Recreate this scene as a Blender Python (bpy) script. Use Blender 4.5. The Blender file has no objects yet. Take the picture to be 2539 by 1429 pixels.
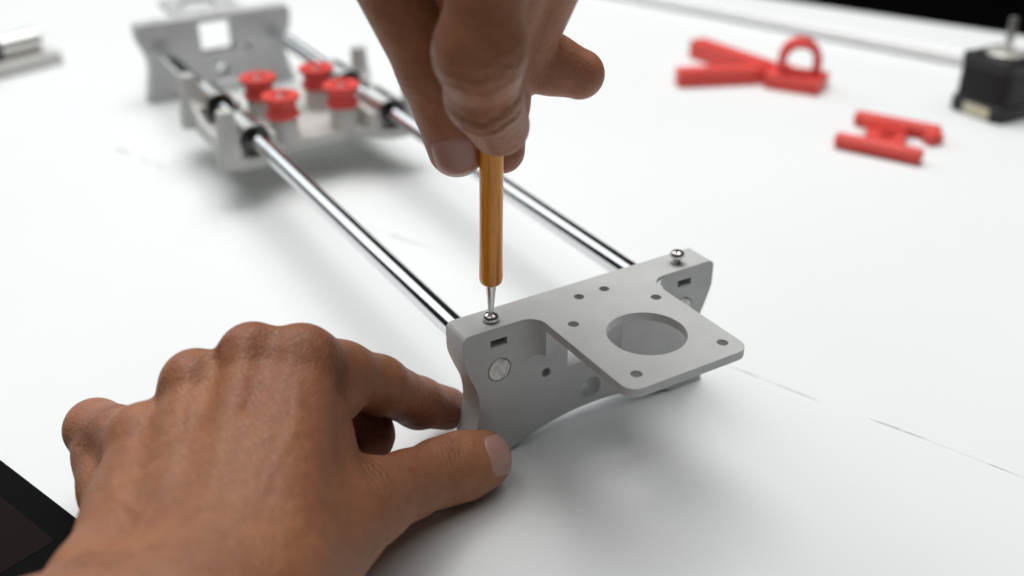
import bpy, bmesh, math, random
import numpy as np
from mathutils import Vector, Matrix

random.seed(7); np.random.seed(7)
S = 0.001                                   # everything below is written in millimetres
sc = bpy.context.scene
col = sc.collection

# ------------------------------------------------------------------ camera
cam = bpy.data.cameras.new('camera'); cam_ob = bpy.data.objects.new('camera', cam); col.objects.link(cam_ob)
cam_ob.location = (-0.1642, -0.1992, 0.2064)
cam_ob.rotation_euler = (1.06033, 0.00637, -0.53922)
cam.sensor_width = 36; cam.lens = 35.875; cam.clip_start = 0.005; cam.clip_end = 50
cam.dof.use_dof = True; cam.dof.focus_distance = 0.300; cam.dof.aperture_fstop = 6.2; cam.dof.aperture_blades = 0
sc.camera = cam_ob
# ------------------------------------------------------------------ world and lamps
w = bpy.data.worlds.new('World'); sc.world = w; w.use_nodes = True
w.node_tree.nodes['Background'].inputs[0].default_value = (0.88, 0.94, 1.0, 1)
w.node_tree.nodes['Background'].inputs[1].default_value = 0.02
def area(name, loc, target, sx, sy, power, colr):
    l = bpy.data.lights.new(name, 'AREA'); l.shape = 'RECTANGLE'; l.size = sx*S; l.size_y = sy*S
    l.energy = power; l.color = colr
    o = bpy.data.objects.new(name, l); col.objects.link(o); o.location = Vector(loc)*S
    o.rotation_euler = (Vector(target)-Vector(loc)).to_track_quat('-Z', 'Y').to_euler()
    return o
area('ceiling_lamp', (170, 480, 1450), (20, 150, 0), 1000, 1000, 14.5, (1.0, 0.99, 0.97))
area('white_ceiling', (150, 420, 2300), (150, 420, 0), 3400, 3200, 47.0, (0.98, 0.995, 1.0))
area('window_light', (-350, 2000, 1350), (0, 200, 100), 1500, 1200, 10, (0.92, 0.97, 1.0))
# ------------------------------------------------------------------ exposure
vs = sc.view_settings
vs.view_transform = 'Standard'; vs.look = 'None'; vs.exposure = 0.0; vs.gamma = 1.0; vs.use_curve_mapping = False
sc.cycles.max_bounces = 8; sc.cycles.use_denoising = True

# ------------------------------------------------------------------ helpers
def tag(o, label=None, cat=None, group=None, kind=None):
    if label: o['label'] = label
    if cat: o['category'] = cat
    if group: o['group'] = group
    if kind: o['kind'] = kind
    return o
def link(name, me, mat=None, parent=None, loc=(0, 0, 0)):
    o = bpy.data.objects.new(name, me); col.objects.link(o)
    if mat is not None:
        me.materials.clear(); me.materials.append(mat)
    if parent is not None: o.parent = parent
    o.location = Vector(loc)*S
    return o
def thing(name, label, cat, loc=(0, 0, 0), rz=0, group=None):
    o = bpy.data.objects.new(name, None); col.objects.link(o)
    o.empty_display_size = 0.01
    o.location = Vector(loc)*S; o.rotation_euler = (0, 0, rz)
    return tag(o, label, cat, group)
def copy_tree(o, parent=None):
    c = o.copy(); col.objects.link(c); c.parent = parent
    for ch in list(o.children): copy_tree(ch, c)
    return c
def shade(me, angle=35):
    me.polygons.foreach_set('use_smooth', [True]*len(me.polygons))
    me.set_sharp_from_angle(angle=math.radians(angle))
def scaled(me):
    me.transform(Matrix.Scale(S, 4)); return me
def mesh_from_bm(bm, name='m', angle=35):
    me = bpy.data.meshes.new(name); bmesh.ops.recalc_face_normals(bm, faces=bm.faces[:]); bm.to_mesh(me); bm.free(); shade(me, angle); return me

def lathe(profile, seg=48, axis='Z', loc=(0, 0, 0), caps=True):
    """profile of (r, h) swept about the axis, in mm"""
    bm = bmesh.new(); rings = []
    for r, h in profile:
        ring = []
        for k in range(seg):
            a = 2*math.pi*k/seg
            ring.append(bm.verts.new((r*math.cos(a), r*math.sin(a), h)))
        rings.append(ring)
    for a, b in zip(rings, rings[1:]):
        for k in range(seg): bm.faces.new((a[k], a[(k+1) % seg], b[(k+1) % seg], b[k]))
    if caps:
        bm.faces.new(rings[0][::-1]); bm.faces.new(rings[-1])
    if axis == 'Y': bmesh.ops.rotate(bm, verts=bm.verts, matrix=Matrix.Rotation(-math.pi/2, 3, 'X'))
    if axis == 'X': bmesh.ops.rotate(bm, verts=bm.verts, matrix=Matrix.Rotation(math.pi/2, 3, 'Y'))
    bmesh.ops.translate(bm, verts=bm.verts, vec=loc)
    return bm
def prism(pts, z0, z1, plane='XY'):
    """extrude a simple polygon; plane XZ puts the extrusion along Y"""
    bm = bmesh.new()
    f = lambda p, z: (p[0], p[1], z) if plane == 'XY' else ((p[0], z, p[1]) if plane == 'XZ' else (z, p[0], p[1]))
    a = [bm.verts.new(f(p, z0)) for p in pts]; b = [bm.verts.new(f(p, z1)) for p in pts]
    n = len(pts)
    bm.faces.new(a); bm.faces.new(b)
    for k in range(n): bm.faces.new((a[k], a[(k+1) % n], b[(k+1) % n], b[k]))
    bmesh.ops.recalc_face_normals(bm, faces=bm.faces[:])
    return bm
def boxbm(x0, x1, y0, y1, z0, z1):
    return prism([(x0, y0), (x1, y0), (x1, y1), (x0, y1)], z0, z1)
def circle(cx, cy, r, n=40, a0=0, a1=2*math.pi, end=False):
    return [(cx+r*math.cos(a0+(a1-a0)*k/n), cy+r*math.sin(a0+(a1-a0)*k/n)) for k in range(n+(1 if end else 0))]
def rounded(pts, r, n=6):
    """round every corner of a polygon; r one number or one per corner"""
    out = []; m = len(pts)
    for i in range(m):
        p0, p, p2 = Vector(pts[i-1]), Vector(pts[i]), Vector(pts[(i+1) % m])
        ri = r[i] if hasattr(r, '__len__') else r
        if ri <= 0: out.append(tuple(p)); continue
        d1 = (p0-p).normalized(); d2 = (p2-p).normalized()
        ang = d1.angle(d2); t = ri/math.tan(ang/2)
        c = p+(d1+d2).normalized()*(ri/math.sin(ang/2))
        s = p+d1*t-c; e = p+d2*t-c
        a0 = math.atan2(s.y, s.x); a1 = math.atan2(e.y, e.x)
        da = (a1-a0+math.pi) % (2*math.pi)-math.pi
        for k in range(n+1): out.append((c.x+ri*math.cos(a0+da*k/n), c.y+ri*math.sin(a0+da*k/n)))
    return out
def catmull(pts, n=6):
    out = []
    for i in range(len(pts)-1):
        p0 = np.array(pts[max(i-1, 0)], float); p1 = np.array(pts[i], float); p2 = np.array(pts[i+1], float); p3 = np.array(pts[min(i+2, len(pts)-1)], float)
        for k in range(n):
            t = k/n
            out.append(tuple(0.5*((2*p1)+(-p0+p2)*t+(2*p0-5*p1+4*p2-p3)*t*t+(-p0+3*p1-3*p2+p3)*t**3)))
    out.append(tuple(pts[-1])); return out
def solid(base, adds=(), cuts=(), bevel=0.3, seg=1, angle=30):
    """boolean of bmeshes in mm, bevelled, returned as a mesh in metres"""
    tmp = []
    def ob(bm):
        me = bpy.data.meshes.new('t'); bm.to_mesh(me); bm.free()
        o = bpy.data.objects.new('t', me); col.objects.link(o); tmp.append(o); return o
    o = ob(base)
    for op, lst in (('UNION', adds), ('DIFFERENCE', cuts)):
        for b in lst:
            m = o.modifiers.new('b', 'BOOLEAN'); m.operation = op; m.solver = 'EXACT'; m.object = ob(b)
    if bevel:
        m = o.modifiers.new('wd', 'WELD'); m.merge_threshold = 0.01
        m = o.modifiers.new('bv', 'BEVEL'); m.width = bevel; m.segments = seg; m.limit_method = 'ANGLE'; m.angle_limit = math.radians(40); m.use_clamp_overlap = True
    o.data.polygons.foreach_set('use_smooth', [True]*len(o.data.polygons))
    if seg > 1:
        m = o.modifiers.new('wn', 'WEIGHTED_NORMAL'); m.weight = 100; m.keep_sharp = True
    bpy.context.view_layer.update()
    dg = bpy.context.evaluated_depsgraph_get()
    me = bpy.data.meshes.new_from_object(o.evaluated_get(dg))
    for t in tmp:
        m = t.data; bpy.data.objects.remove(t); bpy.data.meshes.remove(m)
    if not bevel or seg == 1: shade(me, angle)
    return scaled(me)
def tube(points, radii, seg=16, caps=True):
    bm = bmesh.new(); rings = []; P = [Vector(p) for p in points]
    ref = Vector((0.123, 0.37, 0.91)).normalized()
    for i, p in enumerate(P):
        t = (P[min(i+1, len(P)-1)]-P[max(i-1, 0)]).normalized()
        u = t.cross(ref).normalized(); v = t.cross(u)
        r = radii[i] if hasattr(radii, '__len__') else radii
        rings.append([bm.verts.new(p+u*(r*math.cos(2*math.pi*k/seg))+v*(r*math.sin(2*math.pi*k/seg))) for k in range(seg)])
    for a, b in zip(rings, rings[1:]):
        for k in range(seg): bm.faces.new((a[k], a[(k+1) % seg], b[(k+1) % seg], b[k]))
    if caps: bm.faces.new(rings[0][::-1]); bm.faces.new(rings[-1])
    return bm

# ------------------------------------------------------------------ materials
def mat(name, base=(0.5, 0.5, 0.5), rough=0.5, metal=0.0, spec=0.5):
    m = bpy.data.materials.new(name); m.use_nodes = True
    b = m.node_tree.nodes['Principled BSDF']
    b.inputs['Base Color'].default_value = (*base, 1); b.inputs['Roughness'].default_value = rough
    b.inputs['Metallic'].default_value = metal; b.inputs['Specular IOR Level'].default_value = spec
    return m, m.node_tree, b
def N(nt, typ, **kw):
    n = nt.nodes.new(typ)
    for k, v in kw.items():
        if k.startswith('i_'): n.inputs[k[2:].replace('_', ' ')].default_value = v
        else: setattr(n, k, v)
    return n
def noise(nt, scale, detail=4, rough=0.55, vec=None):
    n = N(nt, 'ShaderNodeTexNoise'); n.inputs['Scale'].default_value = scale; n.inputs['Detail'].default_value = detail; n.inputs['Roughness'].default_value = rough
    if vec is not None: nt.links.new(vec, n.inputs['Vector'])
    return n
def ramp(nt, fac, stops):
    r = N(nt, 'ShaderNodeValToRGB'); e = r.color_ramp.elements
    while len(e) < len(stops): e.new(0.5)
    for k, (p, c) in enumerate(stops): e[k].position = p; e[k].color = (*c, 1) if len(c) == 3 else c
    nt.links.new(fac, r.inputs['Fac']); return r
def geo(nt): return N(nt, 'ShaderNodeNewGeometry').outputs['Position']
def objco(nt): return N(nt, 'ShaderNodeTexCoord').outputs['Object']
def bump(nt, b, height, strength, dist, prev=None):
    n = N(nt, 'ShaderNodeBump'); n.inputs['Strength'].default_value = strength; n.inputs['Distance'].default_value = dist
    nt.links.new(height, n.inputs['Height'])
    if prev is not None: nt.links.new(prev.outputs['Normal'], n.inputs['Normal'])
    nt.links.new(n.outputs['Normal'], b.inputs['Normal']); return n

def printed(name, c, rough=0.5, layer=0.28, axis=2):
    """3D printed plastic: fine layer lines, faint mottling"""
    m, nt, b = mat(name, c, rough, spec=0.35)
    v = objco(nt)
    n1 = noise(nt, 90, 3, 0.5, v)
    r = ramp(nt, n1.outputs['Fac'], [(0.25, tuple(x*0.93 for x in c)), (0.75, tuple(min(1, x*1.05) for x in c))])
    nt.links.new(r.outputs['Color'], b.inputs['Base Color'])
    sx = N(nt, 'ShaderNodeSeparateXYZ'); nt.links.new(v, sx.inputs[0])
    n3 = noise(nt, 60, 2, 0.5, v)
    ad = N(nt, 'ShaderNodeMath', operation='MULTIPLY_ADD'); ad.inputs[1].default_value = 0.00012; nt.links.new(n3.outputs['Fac'], ad.inputs[0]); nt.links.new(sx.outputs[axis], ad.inputs[2])
    mu = N(nt, 'ShaderNodeMath', operation='MULTIPLY'); mu.inputs[1].default_value = 2*math.pi/(layer*S); nt.links.new(ad.outputs[0], mu.inputs[0])
    si = N(nt, 'ShaderNodeMath', operation='SINE'); nt.links.new(mu.outputs[0], si.inputs[0])
    # irregular bands between layers
    cz = N(nt, 'ShaderNodeCombineXYZ'); nt.links.new(sx.outputs[axis], cz.inputs[2])
    n2 = noise(nt, 1500, 2, 0.6, cz.outputs[0])
    rb = ramp(nt, n2.outputs['Fac'], [(0.3, (0.9, 0.9, 0.9)), (0.7, (1.06, 1.06, 1.06))]); mx = N(nt, 'ShaderNodeMix', data_type='RGBA', blend_type='MULTIPLY'); mx.inputs[0].default_value = 1
    nt.links.new(r.outputs['Color'], mx.inputs[6]); nt.links.new(rb.outputs['Color'], mx.inputs[7]); nt.links.new(mx.outputs[2], b.inputs['Base Color'])
    bv = N(nt, 'ShaderNodeBevel', samples=4); bv.inputs['Radius'].default_value = 0.00035
    b1 = bump(nt, b, si.outputs[0], 0.35, 0.00007, bv)
    b2 = bump(nt, b, n2.outputs['Fac'], 0.5, 0.00022, b1)
    return m
M = {}
M['grey_pla'] = printed('grey_printed_plastic', (0.555, 0.56, 0.555), 0.42)
M['warm_pla'] = printed('light_grey_printed_plastic', (0.58, 0.575, 0.55), 0.45)
M['red_pla'] = printed('red_printed_plastic', (0.80, 0.085, 0.07), 0.42)
M['slot'], _, _ = mat('dark_nut', (0.03, 0.03, 0.03), 0.4, 0.6)

def chrome(name, c, rough, scratch=0.25):
    m, nt, b = mat(name, c, rough, 1.0)
    v = objco(nt); mp = N(nt, 'ShaderNodeMapping'); mp.inputs['Scale'].default_value = (1, 0.03, 1); nt.links.new(v, mp.inputs[0])
    n = noise(nt, 900, 4, 0.6, mp.outputs[0])
    r = N(nt, 'ShaderNodeMapRange'); r.inputs['To Min'].default_value = rough*0.7; r.inputs['To Max'].default_value = rough*1.5
    nt.links.new(n.outputs['Fac'], r.inputs[0]); nt.links.new(r.outputs[0], b.inputs['Roughness'])
    bump(nt, b, n.outputs['Fac'], scratch, 0.00001)
    return m
M['chrome'] = chrome('polished_steel', (0.74, 0.75, 0.76), 0.10)
M['screw'] = chrome('screw_steel', (0.68, 0.67, 0.66), 0.26)
M['bearing'] = chrome('bearing_steel', (0.66, 0.65, 0.63), 0.3)
# cut end of the rod: matt, scuffed metal
m, nt, b = mat('sawn_steel', (0.55, 0.54, 0.52), 0.42, 0.85)
v = objco(nt); n = noise(nt, 700, 6, 0.7, v); n2 = noise(nt, 160, 4, 0.6, v)
r = ramp(nt, n2.outputs['Fac'], [(0.35, (0.32, 0.31, 0.30)), (0.6, (0.72, 0.70, 0.67))]); nt.links.new(r.outputs['Color'], b.inputs['Base Color'])
bump(nt, b, n.outputs['Fac'], 0.8, 0.0002); M['sawn'] = m
M['rubber'], _, _ = mat('black_seal', (0.006, 0.006, 0.007), 0.35)
# amber screwdriver handle: clear lacquered plastic with streaks
m, nt, b = mat('amber_handle', (0.5, 0.2, 0.01), 0.32)
v = objco(nt); mp = N(nt, 'ShaderNodeMapping'); mp.inputs['Scale'].default_value = (1, 1, 0.06); nt.links.new(v, mp.inputs[0])
n = noise(nt, 520, 5, 0.6, mp.outputs[0])
r = ramp(nt, n.outputs['Fac'], [(0.3, (0.42, 0.11, 0.003)), (0.5, (0.88, 0.33, 0.006)), (0.72, (0.97, 0.44, 0.012))])
nt.links.new(r.outputs['Color'], b.inputs['Base Color']); b.inputs['Coat Weight'].default_value = 0.35; b.inputs['Coat Roughness'].default_value = 0.15
b.inputs['Subsurface Weight'].default_value = 0.15; b.inputs['Subsurface Radius'].default_value = (1, 0.5, 0.1); b.inputs['Subsurface Scale'].default_value = 0.002
bump(nt, b, n.outputs['Fac'], 0.25, 0.0002); M['amber'] = m
# motor
m, nt, b = mat('black_motor_steel', (0.004, 0.003, 0.005), 0.4, 0.0, 0.3)
n = noise(nt, 300, 4, 0.6, objco(nt)); bump(nt, b, n.outputs['Fac'], 0.1, 0.0002); M['motor'] = m
M['motor_cap'], _, _ = mat('dark_cast_cap', (0.018, 0.017, 0.019), 0.42, 0.2)
M['sticker'], _, _ = mat('cream_sticker', (0.62, 0.58, 0.42), 0.55)
M['brass'], _, _ = mat('pale_boss', (0.75, 0.73, 0.66), 0.3, 0.4)
# paper table cover
def paper():
    m, nt, b = mat('white_paper_cover', (0.80, 0.815, 0.81), 0.62, spec=0.25)
    v = geo(nt)
    n = noise(nt, 5, 3, 0.5, v)
    r = ramp(nt, n.outputs['Fac'], [(0.3, (0.785, 0.802, 0.80)), (0.7, (0.815, 0.832, 0.828))]); nt.links.new(r.outputs['Color'], b.inputs['Base Color'])
    n1 = noise(nt, 9, 3, 0.5, v); n2 = noise(nt, 700, 4, 0.6, v)
    b1 = bump(nt, b, n1.outputs['Fac'], 0.18, 0.004); bump(nt, b, n2.outputs['Fac'], 0.06, 0.0002, b1)
    return m
M['paper'] = paper()
M['trim'], _, _ = mat('white_gloss_trim', (0.90, 0.905, 0.90), 0.3)
M['floor'], _, _ = mat('black_floor', (0.004, 0.004, 0.005), 0.9, spec=0.1)
# phone / tablet
M['black_glass'], _, _ = mat('black_glass', (0.008, 0.003, 0.003), 0.35, spec=0.03)
M['black_plastic'], _, _ = mat('black_plastic', (0.002, 0.002, 0.002), 0.6, spec=0.04)
# skin
def skin(name, c, redd):
    m, nt, b = mat(name, c, 0.46, spec=0.38)
    v = objco(nt)
    mul = lambda k, cc=c: tuple(x*k for x in cc)
    n1 = noise(nt, 38, 4, 0.55, v); n2 = noise(nt, 260, 4, 0.6, v)
    r1 = ramp(nt, n1.outputs['Fac'], [(0.28, (c[0]*0.84, c[1]*0.77, c[2]*0.74)), (0.5, c), (0.72, (c[0]*1.12, c[1]*1.16, c[2]*1.06))])
    r2 = ramp(nt, n2.outputs['Fac'], [(0.3, (0.87, 0.84, 0.82)), (0.7, (1.07, 1.07, 1.07))])
    mx = N(nt, 'ShaderNodeMix', data_type='RGBA', blend_type='MULTIPLY'); mx.inputs[0].default_value = 1
    nt.links.new(r1.outputs['Color'], mx.inputs[6]); nt.links.new(r2.outputs['Color'], mx.inputs[7])
    at = N(nt, 'ShaderNodeAttribute', attribute_name='pink'); m2 = N(nt, 'ShaderNodeMix', data_type='RGBA')
    nt.links.new(at.outputs['Fac'], m2.inputs[0]); nt.links.new(mx.outputs[2], m2.inputs[6]); m2.inputs[7].default_value = (*redd, 1)
    at2 = N(nt, 'ShaderNodeAttribute', attribute_name='knuckle'); m3 = N(nt, 'ShaderNodeMix', data_type='RGBA', blend_type='MULTIPLY')
    nt.links.new(at2.outputs['Fac'], m3.inputs[0]); nt.links.new(m2.outputs[2], m3.inputs[6]); m3.inputs[7].default_value = (0.66, 0.55, 0.52, 1)
    nt.links.new(m3.outputs[2], b.inputs['Base Color'])
    b.inputs['Subsurface Weight'].default_value = 0.12; b.inputs['Subsurface Radius'].default_value = (1.0, 0.35, 0.18); b.inputs['Subsurface Scale'].default_value = 0.0022
    # relief: cross-hatched skin cells, wrinkle lines at the joints
    vo = N(nt, 'ShaderNodeTexVoronoi', feature='DISTANCE_TO_EDGE'); vo.inputs['Scale'].default_value = 620
    wn = noise(nt, 300, 2, 0.5, v); mixv = N(nt, 'ShaderNodeVectorMath', operation='MULTIPLY_ADD'); mixv.inputs[1].default_value = (0.002, 0.002, 0.002)
    nt.links.new(wn.outputs['Color'], mixv.inputs[0]); nt.links.new(v, mixv.inputs[2]); nt.links.new(mixv.outputs[0], vo.inputs['Vector'])
    n5 = noise(nt, 120, 5, 0.65, v)
    n6 = noise(nt, 330, 4, 0.6, v); b0 = bump(nt, b, n5.outputs['Fac'], 0.25, 0.002); b1 = bump(nt, b, n6.outputs['Fac'], 0.5, 0.0008, b0)
    cl = N(nt, 'ShaderNodeMath', operation='MINIMUM'); cl.inputs[1].default_value = 0.12; nt.links.new(vo.outputs[0], cl.inputs[0])
    b2 = bump(nt, b, cl.outputs[0], 0.5, 0.0015, b1)
    ws = N(nt, 'ShaderNodeAttribute', attribute_name='phase'); wm = N(nt, 'ShaderNodeAttribute', attribute_name='mask')
    jn = noise(nt, 420, 3, 0.6, v); ja = N(nt, 'ShaderNodeMath', operation='MULTIPLY_ADD'); ja.inputs[1].default_value = 5.0; nt.links.new(jn.outputs['Fac'], ja.inputs[0]); nt.links.new(ws.outputs['Fac'], ja.inputs[2])
    si = N(nt, 'ShaderNodeMath', operation='SINE'); nt.links.new(ja.outputs[0], si.inputs[0])
    ab = N(nt, 'ShaderNodeMath', operation='ABSOLUTE'); nt.links.new(si.outputs[0], ab.inputs[0])
    pw = N(nt, 'ShaderNodeMath', operation='POWER'); pw.inputs[1].default_value = 0.35; nt.links.new(ab.outputs[0], pw.inputs[0])
    mm = N(nt, 'ShaderNodeMath', operation='MULTIPLY'); nt.links.new(pw.outputs[0], mm.inputs[0]); nt.links.new(wm.outputs['Fac'], mm.inputs[1])
    b3 = bump(nt, b, mm.outputs[0], 0.9, 0.0011, b2)
    rr = N(nt, 'ShaderNodeMapRange'); rr.inputs['To Min'].default_value = 0.40; rr.inputs['To Max'].default_value = 0.56; nt.links.new(n2.outputs['Fac'], rr.inputs[0]); nt.links.new(rr.outputs[0], b.inputs['Roughness'])
    return m
M['skin'] = skin('brown_skin', (0.335, 0.136, 0.066), (0.43, 0.175, 0.115))
M['nail'], nt, b = mat('finger_nail', (0.42, 0.23, 0.19), 0.33, spec=0.45)
n = noise(nt, 200, 3, 0.5, objco(nt)); bump(nt, b, n.outputs['Fac'], 0.08, 0.0003)

# ================================================================== setting
# table cover: one sheet with soft folds
FOLDS = [((-190, 222), (-60, 262), 16, 0.9), ((-200, 165), (-95, 190), 18, 0.7), ((-150, 560), (-60, 590), 30, 1.5)]
def table_h(x, y):
    h = np.zeros_like(x)
    for a, b, wd, am in FOLDS:
        a = np.array(a, float); d = np.array(b, float)-a; L = np.linalg.norm(d); d /= L
        s = (x-a[0])*d[0]+(y-a[1])*d[1]; q = (x-a[0])*-d[1]+(y-a[1])*d[0]
        e = np.clip(np.minimum(s, L-s)/60+1, 0, 1); e = e*e*(3-2*e)
        h += am*e*np.exp(-(q/wd)**2)
    return h
# the table's far right edge runs along this line
E0 = np.array((463.4, 422.0)); E1 = np.array((536.9, 245.4)); ed = (E1-E0)/np.linalg.norm(E1-E0); en = np.array((-ed[1], ed[0]))   # en points to the right, off the table
def table():
    nu, nv = 150, 130
    us = np.linspace(-1100, 0, nu); us = -((-us)/1100)**1.0*1100
    vsn = np.linspace(-900, 1300, nv)
    U, V = np.meshgrid(us, vsn, indexing='ij')
    X = E0[0]+en[0]*U+ed[0]*-V*1.0; Y = E0[1]+en[1]*U+ed[1]*-V
    Z = table_h(X, Y)
    verts = np.stack([X, Y, Z], -1).reshape(-1, 3)*S
    idx = np.arange(nu*nv).reshape(nu, nv)
    faces = np.stack([idx[:-1, :-1], idx[1:, :-1], idx[1:, 1:], idx[:-1, 1:]], -1).reshape(-1, 4).tolist()
    # hanging edge
    base = len(verts); extra = []
    for j in range(nv):
        p = verts[idx[nu-1, j]]
        extra.append((p[0]+en[0]*0.004, p[1]+en[1]*0.004, p[2]-0.004)); extra.append((p[0]+en[0]*0.004, p[1]+en[1]*0.004, p[2]-0.04))
    verts = np.vstack([verts, np.array(extra)])
    for j in range(nv-1):
        a, b_ = int(idx[nu-1, j]), int(idx[nu-1, j+1]); c, d = base+2*j, base+2*j+2
        faces.append((a, c, d, b_)); faces.append((c, c+1, d+1, d))
    me = bpy.data.meshes.new('table_top'); me.from_pydata([tuple(v) for v in verts], [], [tuple(int(i) for i in f) for f in faces])
    bm = bmesh.new(); bm.from_mesh(me); bmesh.ops.recalc_face_normals(bm, faces=bm.faces[:]); bm.to_mesh(me); bm.free()
    if me.polygons[0].normal.z < 0: me.flip_normals()
    shade(me, 60); return me
tt = link('table_top', table(), M['paper']); tag(tt, 'white paper-covered table top', None, None, 'structure')
# crease line running across the cover, seen in stretches
def crease(pts, hmax, wd, seed):
    rng = np.random.RandomState(seed); bm = bmesh.new(); rows = []
    n = 90; P = np.array(pts, float)
    t = np.linspace(0, 1, n); seg = np.linspace(0, 1, len(P))
    xs = np.interp(t, seg, P[:, 0]); ys = np.interp(t, seg, P[:, 1])
    k = np.convolve(rng.rand(n+12), np.ones(13)/13, 'valid'); k = np.clip((k-0.4)/0.2, 0.15, 1)*np.sin(np.pi*np.clip(t*1.0, 0.0, 1))**0.35
    dx, dy = np.gradient(xs), np.gradient(ys); L = np.hypot(dx, dy); nx, ny = -dy/L, dx/L
    for i in range(n):
        j = rng.randn()*0.03; hh = hmax*k[i]
        rows.append([bm.verts.new((xs[i]-nx[i]*(o*wd+j), ys[i]-ny[i]*(o*wd+j), z)) for o, z in ((-9, -0.03), (-4, hh*0.35), (-1, hh*0.85), (0, hh), (-0.15, hh*0.8), (-1.0, hh*0.45), (-2.4, 0.0), (-3, -0.05))])
    for a, b in zip(rows, rows[1:]):
        for q in range(7): bm.faces.new((a[q], a[q+1], b[q+1], b[q]))
    me = mesh_from_bm(bm, 'crease', 20); return scaled(me)
for k, (pp, hm, wd) in enumerate([([(80, -22), (88, -42), (104, -88)], 0.38, 0.4), ([(59, 33), (66, 14), (73, -6)], 0.3, 0.4), ([(-4, 203), (5, 182), (16, 158)], 0.5, 0.55), ([(-86, 380), (-74, 345), (-66, 325)], 1.0, 0.9)]):
    link('crease', crease(pp, hm, wd, k), M['paper'], tt)
fl = bpy.data.meshes.new('floor'); fl.from_pydata([(-4, -4, -0.72), (5, -4, -0.72), (5, 5, -0.72), (-4, 5, -0.72)], [], [(0, 1, 2, 3)])
tag(link('floor', fl, M['floor']), 'black floor beyond the table edge', None, None, 'structure')
# ================================================================== printed end bracket
HZ = 48.0; YF, YB = 25.5, 36.5
def bracket_mesh():
    side = catmull([(47.2, 0), (45.6, 6), (43.6, 14), (42.6, 21), (43.3, 27), (45.6, 33), (47.4, 38.5), (47.6, 43)], 5)
    top = circle(45.3, 45.7, 2.3, 5, 0.1, math.pi/2, True)
    right = side+top
    arch_r = (34.5**2+7.7**2)/(2*7.7); a = math.asin(34.5/arch_r)
    arch = [(arch_r*math.sin(t), 7.7-arch_r+arch_r*math.cos(t)) for t in np.linspace(-a, a, 25)]
    out = arch+right+[(-x, z) for x, z in right[::-1]]
    out = [(x, max(z, 0)) for x, z in out]
    wall = prism(out, YF, YB, 'XZ')
    # T shaped top with the motor plate, concave fillets to the bar
    pl = rounded([(-44, 26.6), (-44, 25.5), (-22.3, 25.5), (-22.3, -22), (22.3, -22), (22.3, 25.5), (44, 25.5), (44, 26.6)], [0, 0, 5.5, 4.5, 4.5, 5.5, 0, 0], 8)
    pl = rounded([(-30, 28), (-30, 25.5), (-22.3, 25.5), (-22.3, -22), (20.6, -22), (20.6, 25.5), (30, 25.5), (30, 28)], [0, 0, 5.5, 4.5, 4.5, 5.5, 0, 0], 8)
    plate = prism(pl, HZ-2.7, HZ)
    # concave corner webs below the plate
    webs = []
    for s in (-1, 1):
        w_ = [(s*29.5, 27.5), (s*27.8, 25.5)]+[(s*(22.3+5.5-5.5*math.sin(t)), 25.5-5.5+5.5*math.cos(t)) for t in np.linspace(0, math.pi/2, 8)][1:]+[(s*(13.5 if s < 0 else 20.5), 20.0), (s*(13.5 if s < 0 else 20.5), 27.5)]
        webs.append(prism(w_, 29.0 if s < 0 else 41.0, HZ-1.0))
    cuts = [lathe([(11.9, 40), (11.9, 60)], 64)]
    for s in (-1,): cuts.append(lathe([(10.2, 0), (10.2, 25.45)], 48, 'Y', loc=(s*17.8, 0, 27.0)))
    for x in (-15.5, 15.5):
        for y in (-15.5, 15.5): cuts.append(lathe([(1.65, 40), (1.65, 60)], 24, loc=(x, y, 0)))
    for x in (-4.85, 4.85): cuts.append(lathe([(1.6, 38), (1.6, 60)], 24, loc=(x, 28.3, 0)))
    for x in (-35.5, 35.5): cuts.append(lathe([(1.5, 34), (1.5, 60)], 20, loc=(x, 30.2, 0)))
    for x in (-35.5, 35.5):
        cuts.append(boxbm(x-2.85, x+2.85, 20, 32.5, 41.5, 44.0))
        cuts.append(lathe([(4.08, 15), (4.08, 60)], 40, 'Y', loc=(x, 0, 33)))
    cuts.append(prism(rounded([(-10.5, 25.2), (10.5, 25.2), (10.5, 44.6), (-10.5, 44.6)], 0.8, 3), 15, 60, 'XZ'))
    cuts.append(lathe([(3.9, 15), (3.9, 60)], 36, 'Y', loc=(-1, 0, 14.2)))
    for x in (-18.5,): cuts.append(lathe([(1.65, 15), (1.65, 60)], 24, 'Y', loc=(x, 0, 26.0)))
    return solid(wall, [plate]+webs, cuts, bevel=0, angle=30)
br = thing('end_bracket', 'grey printed bracket with round motor hole, pinched between thumb and finger', 'bracket', (0, 0, 0), 0, 'brackets at the rod ends')
link('bracket_body', bracket_mesh(), M['grey_pla'], br)
for x in (-35.5, 35.5):
    nut = solid(prism(circle(x, 30.6, 2.7, 6), 42.0, 43.6), bevel=0.15)
    link('nut', nut, M['slot'], br)
far = copy_tree(br); far.rotation_euler = (0, 0, math.pi); far.location = (0, 468.5*S, 0)
far['label'] = 'grey printed bracket standing at the blurred far end of the rods'

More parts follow.
